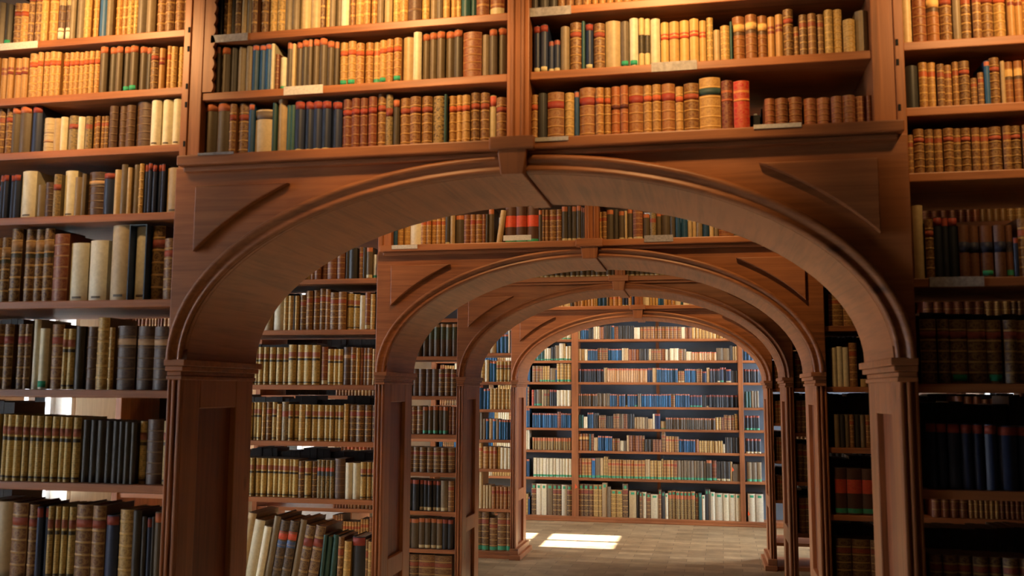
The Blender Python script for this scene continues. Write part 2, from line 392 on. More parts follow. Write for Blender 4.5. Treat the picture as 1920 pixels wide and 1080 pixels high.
# ------------------------------------------------------------------ books
OR_ = (180, 100, 58); RDL = (152, 56, 38); NVC = (30, 42, 70)
ST = {  # code: (base colours, gilt, ribbed, [(v0, v1, colour)], words for the label)
 'tg': ([(158, 110, 58), (150, 98, 50), (166, 122, 66)], .55, 1, [(.69, .80, (178, 82, 42))], 'tan gilt-tooled book with red label'),
 'gg': ([(150, 114, 60), (160, 126, 70)], .8, 1, [], 'tan book with dense gilt tooling'),
 'tr': ([(172, 124, 66)], .15, 0, [(.60, .67, (120, 44, 30)), (.71, .77, (128, 48, 32))], 'smooth tan book with dark red bars'),
 'tp': ([(206, 166, 98)], .25, 0, [(.60, .66, (196, 74, 48)), (.69, .735, (196, 74, 48))], 'pale tan book with two red bars'),
 'tb': ([(138, 82, 44)], .2, 1, [(.66, .82, (214, 172, 104)), (.58, .66, (84, 58, 40))], 'brown ribbed book with broad cream label'),
 'br': ([(108, 66, 38), (120, 76, 44), (96, 60, 38)], .38, 1, [(.70, .80, (148, 66, 40))], 'brown calf book with ribbed spine'),
 'bb': ([(84, 58, 42), (76, 52, 40)], .08, 1, [], 'dark brown book with plain ribbed spine'),
 'bo': ([(74, 52, 42)], .1, 1, [(.70, .80, (178, 142, 102))], 'dark brown book with buff label'),
 'rb': ([(126, 64, 36), (116, 58, 34)], .22, 1, [], 'red-brown book with ribbed spine'),
 'rt': ([(142, 88, 50)], .3, 1, [(.66, .82, (142, 48, 32))], 'light brown book with large red label'),
 'rd': ([(112, 52, 34), (104, 48, 32)], .16, 1, [(.70, .80, (146, 54, 34))], 'russet book with ribbed spine'),
 'rr': ([(176, 32, 28)], .3, 0, [(.62, .66, (206, 132, 64)), (.78, .82, (206, 132, 64))], 'bright red book with gold bars'),
 'mr': ([(96, 28, 32)], .3, 0, [(.62, .66, (170, 90, 50)), (.78, .82, (170, 90, 50))], 'maroon book with gold bars'),
 'dc': ([(86, 72, 52), (76, 66, 50), (94, 78, 54)], 0, 0, [(.855, .985, OR_)], 'dark cloth book with orange top label'),
 'dk': ([(58, 53, 46), (48, 46, 42), (64, 57, 46)], 0, 0, [], 'plain dark grey book'),
 'nk': ([(26, 30, 36), (30, 32, 38)], 0, 0, [(.855, .985, (140, 50, 36))], 'blue-black book with dull red top'),
 'nv': ([(32, 44, 74), (28, 40, 66)], 0, 0, [(.855, .985, (142, 55, 38))], 'navy book with red top label'),
 'bl': ([(36, 78, 110), (40, 84, 124), (32, 66, 96)], 0, 0, [(.89, .985, (190, 104, 74))], 'blue cloth book with orange top'),
 'nb': ([(32, 86, 128), (40, 100, 148), (28, 70, 106)], 0, 0, [(.89, .985, (190, 104, 74))], 'bright blue book'),
 'vl': ([(222, 212, 182), (214, 202, 166)], 0, 0, [], 'cream vellum book'),
 'vt': ([(190, 164, 118), (180, 152, 108)], 0, 0, [], 'aged parchment book'),
 'vb': ([(212, 188, 144)], 0, 0, [(.80, .965, (112, 96, 80))], 'wrinkled cream book with grey top label'),
 'vr': ([(196, 176, 130)], 0, 0, [(.79, .985, (184, 84, 60))], 'cream book with red top label'),
 'gr': ([(122, 106, 80), (110, 96, 76), (132, 112, 82)], 0, 0, [], 'grey-brown paper-covered book'),
 'mb': ([(104, 90, 66)], .5, 0, [(.62, .76, (140, 62, 42))], 'mottled brown book with faded label'),
 'mc': ([(204, 184, 148)], .1, 1, [(.30, .36, (170, 110, 80)), (.55, .60, (150, 130, 110))], 'cream book with streaked spine'),
 'mv': ([(214, 190, 132)], 0, 0, [(.28, .66, (44, 40, 34))], 'cream book with torn black patch'),
 'tl': ([(40, 74, 70), (44, 84, 78)], 0, 0, [], 'slim dark teal book'),
 'gk': ([(164, 138, 74), (150, 126, 70)], .85, 0, [(.70, .82, (150, 84, 58)), (.61, .665, (34, 30, 24)), (.045, .075, (40, 34, 26))], 'gilt book with red and black labels'),
 'gb': ([(78, 68, 44)], .6, 0, [(.70, .80, (186, 74, 50)), (.58, .70, (44, 66, 78))], 'dark gilt book with red and blue labels'),
 'dr': ([(80, 52, 38), (88, 58, 42)], .38, 1, [(.70, .81, (132, 58, 44))], 'dark gilt book with dull red label'),
 'dt': ([(88, 58, 42)], .45, 1, [(.70, .84, (156, 120, 80)), (.60, .66, (46, 48, 36))], 'brown gilt book with tan label'),
 'lb': ([(98, 58, 40)], .1, 0, [(.48, .68, (28, 32, 58))], 'russet book with broad navy band'),
 'bg': ([(78, 60, 38)], .7, 0, [], 'dark brown book with gold roundels'),
 'fg': ([(168, 124, 68)], .55, 1, [(.70, .82, (36, 60, 58))], 'thick tan gilt book with dark green label'),
 'or': ([(164, 88, 48)], .25, 1, [(.58, .68, (98, 46, 32))], 'orange-brown book with dark label'),
 'oc': ([(82, 62, 44)], .1, 0, [(.52, .90, (64, 72, 46)), (.90, .985, (190, 150, 110))], 'brown book with olive upper half'),
 'dn': ([(56, 38, 32)], .2, 1, [(.74, .85, (196, 80, 54)), (.63, .72, (42, 76, 124))], 'dark folio with red and blue labels'),
 'ro': ([(86, 54, 38)], 0, 0, [(.46, .76, (206, 66, 42))], 'dark brown book with large scarlet label'),
 'pt': ([(200, 160, 112)], 0, 0, [(.88, .985, (192, 88, 64))], 'pale tan book with red top'),
 'og': ([(98, 78, 48)], .7, 0, [(.72, .98, (192, 104, 62))], 'dark gilt book with orange label'),
}
GREEN = (44, 158, 116); BUFF = (196, 182, 138); GREY = (104, 98, 86); WHITE = (226, 216, 190)
FLAG = {'S': [(.035, .135, GREEN)], 'T': [(.86, .95, GREEN)], 'W': [(.02, .12, BUFF)], 'K': [(.045, .075, GREY)]}
FWORD = {'S': ' and green sticker', 'T': ' and green sticker', 'W': ' and buff tag', 'K': ' and dark mark'}
BANDS = (1 / 6, 2 / 6, 3 / 6, 4 / 6, 5 / 6)

def ramp(c, j): return [min(1.0, v * j) for v in lin(c)]

class Book:
    __slots__ = ('code', 'flag', 'x', 'w', 'y', 'z', 'h', 'd', 'lean', 'row', 'idx', 'area', 'rev')

ALL = []
ROWS = {}
def row(key, y, z, s, ox, oy, ymid, text, start, n_of=None):
    """books of one shelf: text lists code:right edge (pixels of a crop that begins at ox and is s times enlarged), height"""
    lst = ROWS.setdefault(key, [])
    px2x = lambda c: at(ox + c / s, ymid, y)[0]
    ppm = None
    cur = start; h = 300.0
    for tok in text.split():
        m = re.match(r'([a-z_]+)([STWK]?)(?:\*(\d+))?:(-?\d+)(?:,(\d+))?(?:,(-?\d+))?$', tok)
        code, fl, n, xr, hh, ln = m.groups(); n = int(n or 1); xr = int(xr)
        if hh: h = float(hh)
        if code != '_':
            for i in range(n):
                a = cur + (xr - cur) * i / n; b_ = cur + (xr - cur) * (i + 1) / n
                xa, xb = px2x(a), px2x(b_)
                scale = abs(px2x(b_ + 50) - px2x(b_)) / (50 / s)          # metres per photo pixel here
                b = Book(); b.code = code; b.flag = fl; b.y = y + R.uniform(-.006, .012); b.z = z
                g = min(.0014, (xb - xa) * .055)
                b.x = xa + g; b.w = xb - xa - 2 * g; b.h = h / s * scale * .985 * (R.uniform(.985, 1.01) if n > 1 else 1)
                b.d = min(.30, max(.12, b.h * .68)); b.lean = float(ln or 0); b.w *= math.cos(math.radians(b.lean)); b.row = key; b.rev = False
                lst.append(b); b.idx = len(lst)
                ALL.append(b)
        cur = xr

def fill(key, y, z, x0, x1, hlo, hhi, codes, rev=False, wlo=.022, whi=.05):
    lst = ROWS.setdefault(key, [])
    x = x0
    while x < x1 - .02:
        w = min(R.uniform(wlo, whi), x1 - x); n = R.randint(2, 6); c = R.choice(codes); h = R.uniform(hlo, hhi)
        for _ in range(n):
            if x + w > x1: break
            b = Book(); b.code = c; b.flag = ''; b.x = x + .0008; b.w = w - .0016; b.y = y; b.z = z; b.h = h * R.uniform(.98, 1.01); b.d = min(.19, b.h * .7)
            b.lean = 0; b.row = key; b.rev = rev; lst.append(b); b.idx = len(lst); ALL.append(b); x += w

Y0 = .028
r = row
# --- left bookcase of the first wall
r('L0', Y0, ZL[0], 5.333, 0, 0, 40, 'gr:25,400 dkS:100,380 br:180,390 tg:262,376 br:325,560 br:395 tg:468 tg:555 boW:630 boW:692 gr:752 gr:830 tg:905 tg:963 bl:1055 gr:1125 tg:1190 tg:1245 gg:1318 gg:1360 gr:1450 gr:1545 br:1640 br:1735 br:1830 br:1900', -60)
r('L1', Y0, ZL[1], 5.333, 0, 75, 125, 'tr:-5,385 tr:55,380 tr:122,385 tr:190,380 tr:262,378 tg:355,415 tg:415,420 tg:475 tg:545 tg:600,410 tg:660 tg:715 tg:765 tg:825,400 tg:880 tg:935 tg:990 dc:1068,435 dc:1140 dc:1210 dcS:1278 dcS:1360 dc:1440,430 dc:1500,415 br:1580,400 tr:1640,390 tg:1690,420 gg:1755,405 gg:1815 gg:1872,415', -65)
r('L2', Y0, ZL[2], 5.333, 0, 180, 235, 'br:-40,415 br:25 br:100,420 dc:185,450 dc:300,455 nv:400,455 mc:505,320 vt:595,310 vl:672 mb:772,320 vl:845,305 mb:920,305 br:960,305 br:1000 br:1035 br:1075 bb:1165,395 bb:1245 bb:1340 bb:1495,430 vlK:1600,430 vlK:1710,435 vlK:1810,435 vlK:1850', -100)
r('L3', Y0, ZL[3], 5.333, 0, 295, 350, 'nv:-25 nv:25,395 nv:75 nv:130 nv:195 vlK:345,425 gr:425,300 bb:525,320 mb:605,385 vlK:735,425 gr:810,355 gr:855,385 bo:1020,405 nv:1130,390 vt:1200,415 gr:1270,460 vt:1315,430 gr:1380,460 gg:1430,465 nv:1468,460 nv:1510,470 nv:1555,455 nv:1600,460 nv:1635 _:1648 vtK:1800,425', -75)
r('L4', Y0, ZL[4], 5.333, 0, 420, 500, 'dt:-10,575 dt:85,575 dt:200,655 dt:305 dt:410 dt:515,660 rb:670,610 vlK:855,530 vlK:1040,555 _:1095 vtK:1285,690 _:1312 vlK:1455,680 _:1476 dr:1610,690 br:1745,570', -100)
r('L5', Y0, ZL[5], 5.333, 0, 590, 665, 'dr:-90,575 dr:20,575 dr:120,575 dr:225,580 dr:295 vl:370,625 vlS:470,545 br:600,585 gk:660,545 gk:735,545 dk:830,570 bb:955,570 gg:1075,655 gg:1135,565 bo:1335,585 bo:1510 bo:1685,585', -180)
r('L6', Y0, ZL[6], 5.333, 0, 780, 845, 'gk:-25,580 gk:45,580 gk:125 gk:205 gk:270 gk:345 gk:415 gk:490 gk:565 gk:630 gk:700 gk:785,580 dk:860,560 dk:935 dk:1025 dk:1095 dk:1175 dk:1235 dk:1300 dk:1360,555 gk:1435,570 bb:1600,590 gk:1655,580', -100)
r('L7', Y0, ZL[7], 5.333, 0, 930, 1020, 'vt:-80,650 vt:80,650 br:240,650 br:340,640 nv:405,625 nv:460,625 gk:520,640 gk:575 gk:640 gk:715 br:880,670 br:1020 nv:1150,590 gg:1300,650 dk:1390,650 dk:1440,600 nv:1490,590 dk:1520,600 dc:1610,650', -240)
# --- over the first arch, left of the middle post
r('M0', Y0, ZML[0], 6.62, 380, 0, 30, 'dk:230,900 br:290 tg:345 dk:390 br:465 vt:530 gr:600 br:680 _:700 br:800 gg:895 gg:1000 gr:1090 gr:1190 vt:1320 vt:1450 br:1510 gg:1570 gr:1645 gr:1715 vl:1815 br:1880', 140)
r('M0', Y0, ZML[0], 6.4, 660, 0, 30, 'tg:130,880 tg:215 tg:290 gr:370 vt:470 gg:560 tg:665 bb:830 gg:925 gr:1010 gr:1085 tg:1170 tg:1240 gg:1300 tl:1415 tl:1480 rb:1640 rbW:1820', 25)
r('M1', Y0, ZML[1], 6.62, 380, 55, 120, 'dc:215,560 dc:325,555 dk:405,550 gr:505,560 gr:600,565 bl:685,560 bl:765,560 bl:845,565 vl:890,560 rb:940,440 vlS:1020,405 _:1025 dc:1090,590 vt:1135,560 dc:1220,590 dc:1300 dc:1355 dc:1435,600 dc:1535,605 dc:1625,560 dc:1685,550 tgS:1785,540 tgS:1890,550', 110)
r('M1', Y0, ZML[1], 6.4, 660, 30, 100, 'tg:140,500 tg:240,510 tgS:320,510 tgS:410,520 tg:495,520 tgS:595,530 vt:730,550 vl:835,590 dc:920,575 dc:1010,585 dc:1110,590 dc:1220,595 dc:1325,590 rb:1555,560 gr:1645,520 dc:1740,575 dc:1845,605', 35)
r('M2', Y0, ZC, 6.4, 370, 165, 232, 'dc:225,655 dc:380,650 br:465,630 br:600,640 bl:670,630 vbK:880,565 tl:935,640 vt:1050,690 tl:1100,610 tl:1155,605 nvW:1275,640 nvW:1380 nvW:1485,635 nvW:1600,630 nvW:1720,625 rd:1835,650', 60)
r('M2', Y0, ZC, 6.4, 660, 155, 222, 'rd:85,650 rd:180,650 rd:290,665 br:390,700 mb:480,685 dc:560,625 br:680,640 br:815,650 br:950,655 bg:1105,655 tl:1140,655 tg:1240,650 tg:1315 tg:1415,640 br:1525,670 br:1640,670 vr:1720,635 br:1850,600', -16)
# --- over the first arch, right of the middle post
r('N0', Y0, ZMR[0], 5.486, 980, 0, 10, 'dk:155,800 dk:265 dk:350 br:435 br:525 br:610 tg:705 tg:775 tg:855 tg:935 tg:1030 tg:1120 tg:1210 tg:1300 tg:1390 tg:1480 tg:1570 br*10:2500 tg*30:5700', 60)
r('N1', Y0, ZMR[1], 5.486, 980, 0, 80, 'nvW:105,325 nvW:180,510 nvW:262,510 nvW:320,335 nvW:385,340 gr:480,480 br:605,525 tl:640,530 nvW:725,500 br:845,500 vt:1005,520 grS:1095,500 vlS:1190,530 mv:1250,535 mv:1310,525 vl:1415,520 tp:1505,480 tp:1612 tp:1715,490 tp:1815 tp:1890,475', 55)
r('N1', Y0, ZMR[1], 5.333, 1300, 0, 70, 'gg:200,490 vt:268,355 gg:365,385 tl:390,420 tb:520,490 tb:640 tb:745,485 tr:820,465 tr:900,470 br:1005,525 br:1060,335 br:1145,455 br:1235,460 br:1315,460 gg:1405,500 gg:1500,505 gg:1625,375 gr:1765,470', 130)
r('N2', Y0, ZC, 5.486, 980, 120, 195, 'tg:158,530 dk:250,535 rt:425,545 gg:525,540 bl:575,555 rt:745,595 tg:835,575 tg:905,575 or:1000,590 or:1085,595 rt:1240,590 tg:1330,580 tg:1425,585 rt:1570,590 tg:1655,550 br:1815,595', 60)
r('N2', Y0, ZC, 4.8, 1300, 120, 195, 'fg:250,570 mrW:360,535 rrW:510,520 _:640 rb:735,335 rb:855 rb:985,350 _:1000 rb:1115,335 rb:1240,335 rb:1340,330 rb:1460,335 rb:1560 rb:1640,330', 52)
# --- right bookcase of the first wall
r('R0', Y0, ZR[0], 8.0, 1680, 0, 40, 'vt:255,900 rb:470 tb:670 br:860 gr:990 br:1150 br:1290 br:1490 tg:1680 tr:1800 tr:1920 tg:2050 tg:2180', 100)
r('R1', Y0, ZR[1], 8.0, 1680, 75, 145, 'dk:340,720 tg:480,765 tg:610,765 br:730,720 br:860,725 br:960,770 br:1130,780 br:1235,480 br:1330,565 bl:1420,750 br:1580,810 vt:1650,740 tb:1790,740 tb:1930,745 tb:2060', 140)
r('R2', Y0, ZR[2], 7.7125, 1680, 205, 272, 'br:270,640 br:430,730 br:565,720 br:695,715 br:850,720 br:965,720 br:1110,725 br:1240,720 br:1365,715 br:1560,730 br:1685,730 br:1835,735 br:1970 br:2080', 170)
r('R3', Y0, ZR[3], 5.683, 1680, 350, 450, 'vt:310,860 br:405,690 nk:500,720 nk:570 nk:670 lb:785,620 lb:905 lbS:1050 lb:1180 lbS:1255 nv:1310,470 br:1440,700 br:1560', 190)
r('R4', Y0, ZR[4], 5.4, 1700, 540, 650, 'dr:325,710 dr:450 drS:630 dr:825 drS:990 dr:1130 dr:1280 dr:1400', 150)
r('R5', Y0, ZR[5], 3.177, 1700, 740, 850, 'nv:185,425 nv:250 nv:327 nv:398 nv:468 nv:548 nv:668,420 nv:765', 120)
r('R6', Y0, ZR[6], 3.177, 1700, 740, 1050, 'dr:220,330 dr:310 dr:400 dr:495 dr:580 dr:680 dr:775', 140)
# --- second wall
Y1 = YS[1] + Y0
r('A0', Y1, Z2L[0], 4.908, 460, 420, 430, 'brS*9:1245,250', 700)
r('A1', Y1, Z2L[1], 4.908, 460, 420, 490, 'br*6:480,290 br:550,280 vt:590 rt:635 rb:695 rb:750 rb:835,290 rb:910,290 dk:950,275 dk:1025,275 tl:1035 br:1075,285 dk:1105,280 dcW:1165,280 vlS:1220,215 gr:1248,290', 150)
r('A2', Y1, Z2L[2], 4.908, 460, 420, 580, 'br*4:165,320 vt:250,310 vl:345,300 gg:390,300 gg:440,300 dk:450 gg:487,300 br:550,310 br:610,345 br:670,350 br:725,365 br:775,360 br:850,330 br:925,335 gk:985,320 gk:1045,315 vl:1095,305 rbW:1145,330 gg:1195,315 dk:1240,320', -50)
r('A3', Y1, Z2L[3], 5.142, 460, 630, 685, 'gk*4:80,340 gk:120,340 gk:170 gk:220 gk:285 gk:350 gk:408 gk:485,365 gk:560,365 gk:635 gk:715,365 rbW:785,350 gk:840,330 gk:888 gk:935 bo:1010,350 br:1060,350 gg:1098,345 rb:1130 br:1170 br:1220 gg:1262,335 gg:1290,345', -150)
r('A4', Y1, Z2L[4], 5.142, 460, 630, 790, 'gk*4:60,335 gk:105,340 gk:148 gg:185 br:240,345 gk:292 gg:340,330 mb:410,350 gk:455,330 gk:510 gg:570 gk:625 gk:685 gk:748 gk:805 gk:848 gk:892 gk:942 gg:988,345 dr:1065,340 dr:1140 dr:1210 dr:1285', -150)
r('A5', Y1, Z2L[5], 4.5, 460, 840, 895, 'gk*3:35,300 gk:70,300 gk:120 gk:168 gk:220 gk:262 gk:305 gk:358 gk:392 gk:440 dr:490,290 gk:548,290 dr:593 gb:635,305 gb:668 gb:705 gb:745 bb:835,320 vl:897,290 vl:965,290 gk:1015,300 gk:1055 gk:1092 gk:1118', -120)
r('A6', Y1, Z2L[6], 4.5, 460, 840, 1060, 'gr*2:-100,580,9 vt:-25,620,9 vl:65,570,9 vl:130,525,9 gr:190,610,9 dn:270,580,9 dn:350,580,9 gr:410,595,9 dr:490,555,9 dr:580,555,9 _:612 tl:645,490,5 tl:684,475,5 tl:738,490,5 _:762 br:812,480,2 gg:876,450,2 _:888 _:892 nk:1000,490 _:1003 br:1030,470 gg:1108,460', -220)
r('P1', Y1, ZCK[1], 5.189, 720, 370, 420, 'bl:130,300 tg:188 tg:248 vlK:355,265 tg:408,300 tg:458 tg:505 tg:550 tg:592 dkW:640 vt:690 dc:770 rb:835 rt:885 br:950 rb:985 dk:1012 dc:1065,355 _:1085 vt:1145,335,8 _:1172 roS:1280,370 roS:1385 roS:1500,375 dc:1535,335 br:1560 br:1600 br:1675,335 br:1725 dcW:1785,365 dkW:1822 dcW:1870 dcW:1920,370', 65)
r('P1', Y1, ZCK[1], 5.189, 1080, 370, 420, 'dcW:68,355 dcW:115,345 dcW:150 _:190 tg:250,300 br:300 dc:365,320 dk:412 dcW:472,305 vt:497 dcW:552,330 rbW:650,340 dc:715,270 mb:780,290 dc:830,285 dc:915,300 dc:965,290 bl:1020,260 bl:1085,255 vt:1130,250 vt:1170 gr:1230 bl:1295,230 vt:1340 gr:1385 rb:1535,250 gr*4:1690,240 br*6:1990,240', 52)
r('A7', Y1, ZR[3], 3.858, 1420, 520, 600, 'br:625,250 br:720', 520)
r('A8', Y1, ZR[4], 3.858, 1420, 520, 700, 'vl:580,300 vl:622,310 vl:668,305 br:728,340 _:748 vt:802,60 br:850,300', 540)
r('A9', Y1, ZR[5], 3.6, 1420, 780, 820, 'gr:560,235 dk:592 gr:625 br:660 dk:700 gr:735 br:772', 522)
r('B0', Y1, ZR[6], 3.6, 1420, 780, 930, 'roS:608,330 roS:710 roS:800', 525)
r('B1', Y1, ZR[7], 3.6, 1420, 780, 1060, 'dr:640,330 br:770 br:840', 535)
for z, n in ((ZR[2], 'C1'), (ZR[3], 'C2'), (ZR[4], 'C3'), (ZR[5], 'C4'), (ZR[6], 'C5')):
    fill(n, Y1, z, 2.62 if n != 'C1' else 2.15, 3.70, .20 if n != 'C1' else .25, .27, ['br', 'tg', 'br', 'rb'] if n != 'C1' else ['tg', 'or', 'tr'])
fill('C6', Y1, Z2L[2], -1.93, -1.30, .22, .24, ['rd', 'rt', 'rb', 'mr'], wlo=.018, whi=.028)
fill('C7', Y1, Z2L[5], -1.93, -1.28, .19, .21, ['gr', 'br', 'bb'], wlo=.018, whi=.03)
fill('C8', Y1, ZR[1], 2.15, 3.70, .19, .21, ['tg', 'or', 'tr'])
# --- third wall
Y2 = YS[2] + Y0
r('D1', Y2, Z3L[1], 4.318, 770, 580, 640, 'oc*6:90,255 oc*6:375,260', -200)
r('D2', Y2, Z3L[2], 4.318, 770, 580, 715, 'bb*6:60,215 bb*3:220,215 dr*3:365,215', -250)
r('D3', Y2, Z3L[3], 4.318, 770, 580, 785, 'br*7:95,220 dcS*5:300,220 rb*2:362', -250)
r('D4', Y2, Z3L[4], 4.32, 770, 830, 850, 'dr*6:70,195 dr:125,195 dr:180 dr:243 dr:290 dr:355', -250)
r('D5', Y2, Z3L[5], 4.32, 770, 830, 930, 'nk*6:65,240 nkW*5:240,240 grW:300 br:350', -250)
r('D6', Y2, Z3L[6], 4.32, 770, 830, 1000, 'dc*5:60,230 dcW*4:250,235 nk*2:340', -250)
r('D7', Y2, Z3L[7], 4.32, 770, 830, 1060, 'br*4:60,300 br:190,300 br:330', -250)
r('P2', Y2, ZCK[2], 5.053, 960, 490, 515, 'dcW*18:985,220 _:1022 dcW*16:1770,215', 110)
for i, z in enumerate(Z3L[2:8]): fill('H%d' % i, Y2, z, -1.33, -.80, .18, .24, ['rt', 'rb', 'br', 'tg'], wlo=.018, whi=.032)
for i, z in enumerate(ZR[3:8]): fill('E%d' % i, Y2, z, 2.14, 3.0, .2, .26, ['br', 'dk', 'nk', 'dr'])
# --- fourth wall
Y3 = YS[3] + Y0
r('F1', Y3, Z4L[1], 4.318, 770, 580, 630, 'vt*3:640,170 vt:690,110 nb*3:790,150 vl:808,180 nk:848,170', 520)
r('F2', Y3, Z4L[2], 4.318, 770, 580, 690, 'gg*3:600,165 vl:632,175 nb*2:690,165 gk*4:810,165 gg:848,165', 480)
r('F3', Y3, Z4L[3], 4.318, 770, 580, 750, 'nb*2:585 nb*2:640,165 gg*6:825,165', 480)
r('F4', Y3, Z4L[4], 4.318, 770, 580, 810, 'gr*4:585 gr:605,165 nb:630 vt:660 nb:690 gr:715 nb*5:810,158 gr:845', 480)
r('F5', Y3, Z4L[5], 4.32, 770, 830, 860, 'tg*4:585 tg:630,175 tg:668 rt:697 gg:725 vl*4:848,170', 450)
r('F6', Y3, Z4L[6], 4.32, 770, 830, 935, 'vt*4:585 vt*3:655,185 rt*5:815,175 vl:848', 450)
r('F7', Y3, Z4L[7], 4.32, 770, 830, 1020, 'drS*2:575 drS:632,330 brS:700,262 brS:772,350 brS:848,350', 450)
r('P3', Y3, ZCK[3], 5.053, 960, 490, 570, 'vt*6:490,110 vl:550 dk:585 br*2:650 tg*4:780 gg*2:810 nb*2:895 gr:915 tg*3:1045 nvW*2:1100 tg:1135 nv:1195 nv:1240 vl:1300 gg*3:1385 nb*2:1435 tg*3:1545 vl:1600 tl:1620 vl:1680 tg:1730 vt*4:1830', 340)
for i, z in enumerate(ZR[3:8]): fill('G%d' % i, Y3, z, 2.14, 2.7, .2, .26, ['br', 'dk', 'nk', 'br'])
# --- end bookcase
Y4 = YB + .02
s = 7.68
zb = ZB[1:]
r('Z0', Y4, zb[0], s, 990, 590, 625, 'vlS*4:620,160', 350)
r('Y0', Y4, zb[0], s, 990, 590, 625, 'vl:750,160 nb*4:870,150 dk*3:940,155 vl*3:1030,185 rb:1090,180 dk*5:1200,200 bl:1240 rb*2:1300,185 dk*9:1525,195 vl:1610,170 br*6:1920,180', 715)
r('Y0', Y4, zb[0], s, 1220, 590, 625, 'br*5:440,180 vl:500,175 rb*2:590,170 gg*9:1040,165 gg*5:1250', 154)
r('Z1', Y4, zb[1], s, 990, 590, 665, 'tlS*3:235,170 vlS*3:330,180 dkS*2:385,200 grS:445,220 vlS:520,250 ggS:540 vlS*2:620,210', 60)
r('Y1', Y4, zb[1], s, 990, 590, 665, 'vt*2:815,170 vl:860,165 bl*4:1000,165 br*5:1150,180 nb*4:1350,170 vl:1380,180 vt:1445,180 rb*3:1600,165 dk*4:1735,170 vl:1775 br*2:1850 br:1920', 715)
r('Y1', Y4, zb[1], s, 1220, 590, 665, 'rb:210,170 vl:245,165 gr:275 vl*2:405,180 br:465,170 gr:510 vl:590,130 pt*10:945,125 gr*2:1140,185 dk:1180,220 vt*2:1250,210', 154)
r('Z2', Y4, zb[2], s, 990, 590, 705, 'br*2:165,230 brS:205 ggS*3:310 grS:395,200 bl:410 ggS*4:620,270', 60)
r('Y2', Y4, zb[2], s, 990, 590, 705, 'nk*8:1090,190 vt:1140,210 pt*17:1715,200 nv*2:1790,210 vt:1850 bl:1920', 715)
r('Y2', Y4, zb[2], s, 1220, 590, 705, 'bl*6:390,205 brW:435,170 brW:490 nb*7:660,200 br*4:740 nv:805,165 vt:850,220 nk*3:960,205 nkW:1000 nvS:1050,225 nk:1085 nvW:1160,200 dk*4:1255,180', 154)
r('Z3', Y4, zb[3], s, 990, 720, 750, 'rr:85,230 dkS:115 grS:200,235 vt:225 mb*2:310 nk*2:410 vl*4:620,230', 50)
r('Y3', Y4, zb[3], s, 990, 720, 750, 'dc*9:995,180 gr*6:1175,190 bl*3:1280,180 rb:1310 bl*2:1400 dkW:1430 bl*3:1530 blS:1580 gr:1630,190 nb*8:1920,185', 715)
r('Y3', Y4, zb[3], s, 1220, 720, 750, 'nb*5:290,190 br*2:350 nb*6:560,195 nvS*4:740,180 dk*2:800 nkW:840 nk*12:1255,185', 154)
r('Z4', Y4, zb[4], s, 990, 720, 790, 'nb*12:420,205 mr:475,230 nb*5:620,210', 60)
r('Y4', Y4, zb[4], s, 990, 720, 790, 'tl*2:800,190 vl:855,165 bl*3:940,225 dk*2:1020,220 br*4:1120,190 dk*3:1225,180 br*2:1315,215 gr*2:1375 rb*2:1430 dk*3:1530,215 vt*4:1680,170 gr:1725 vt:1795,150 vl:1825,220 nv:1905,225', 715)
r('Y4', Y4, zb[4], s, 1220, 720, 790, 'vtS:215,115 dc*23:930,170 gg*2:1020,185 rb:1055 br*3:1210,220 gg:1255,240', 140)
r('Z5', Y4, zb[5], s, 990, 720, 830, 'og*15:620,175', 60)
r('Y5', Y4, zb[5], s, 990, 720, 830, 'tb*3:880,240 tl:905 rb:945 vt:1005,190 nb*4:1210,215 br*3:1320,180 vl:1380,150 gr:1420 vt:1455,230 rb*4:1640,230 br:1680 dk*4:1795,180 rb*3:1920', 720)
r('Y5', Y4, zb[5], s, 1220, 720, 830, 'br:215 tg*3:345,230 br:405 nb*7:640,190 rb:690,190 gg*9:1040,175 vl:1075,130 dk*4:1275,230', 154)
r('Z6', Y4, zb[6], s, 990, 850, 880, 'vlS*12:635,270', 75)
r('Y6', Y4, zb[6], s, 990, 850, 880, 'rbS:770,280 tgS*3:915,285 nbS:965 grS:1035,290 vtS:1090 ggS*2:1150,310 tgS*10:1690,275 vtS:1755,290 ggS*3:1920,275', 720)
r('Y6', Y4, zb[6], s, 1220, 850, 880, 'ggS:180 tgS*3:330,290 rtS:385,285 grS*9:805,290 dcS:880,305 rdS:950,300 dkW*3:1145,290 vt:1180 gr:1290,255', 154)
r('Z7', Y4, zb[7], s, 990, 850, 940, 'drT:115,440 vlT:190,440 vlT:265 grT:355 drT:415 drT:480 vlT:560 drT:635', 45)
r('Y7', Y4, zb[7], s, 990, 850, 940, 'drT:800,460 drT:870 drT:940 ggT:1010 ggT:1065 vtT:1140,490 gr:1190,435 ggT:1275,395 ggT:1360 drT:1440,485 _:1455 vtT:1560,390 dkT:1605 brT:1640,370 vlT:1705,375 brT:1765,360 vlT:1880,350 brT:1920,420', 725)
r('Y7', Y4, zb[7], s, 1220, 850, 940, 'dkT:205,390 vlT:250,370 ogT*7:640,410 brT:690,385 tlT:735,395 vlT:785,365 dkT:830,450 grT:860 vlT:925,415 vlT:1045,400 vlT:1125 vlT:1225 vlT:1305,400', 154)
for i, t_ in enumerate(('', 'bl*3:1480,150', 'nk*5:1560,200', 'tl*2:1450,240 gr*3:1560,250', 'nkS*4:1570,220', 'nkW*4:1590,220', 'grS*3:1600,290', 'vlT:1515,410 vlT:1625,410')):
    if t_: r('X%d' % i, Y4, zb[i], s, 1220, (590, 590, 590, 720, 720, 720, 850, 850)[i], (620, 665, 705, 750, 790, 830, 880, 940)[i], t_, (1340, 1340, 1345, 1355, 1360, 1370, 1385, 1400)[i])
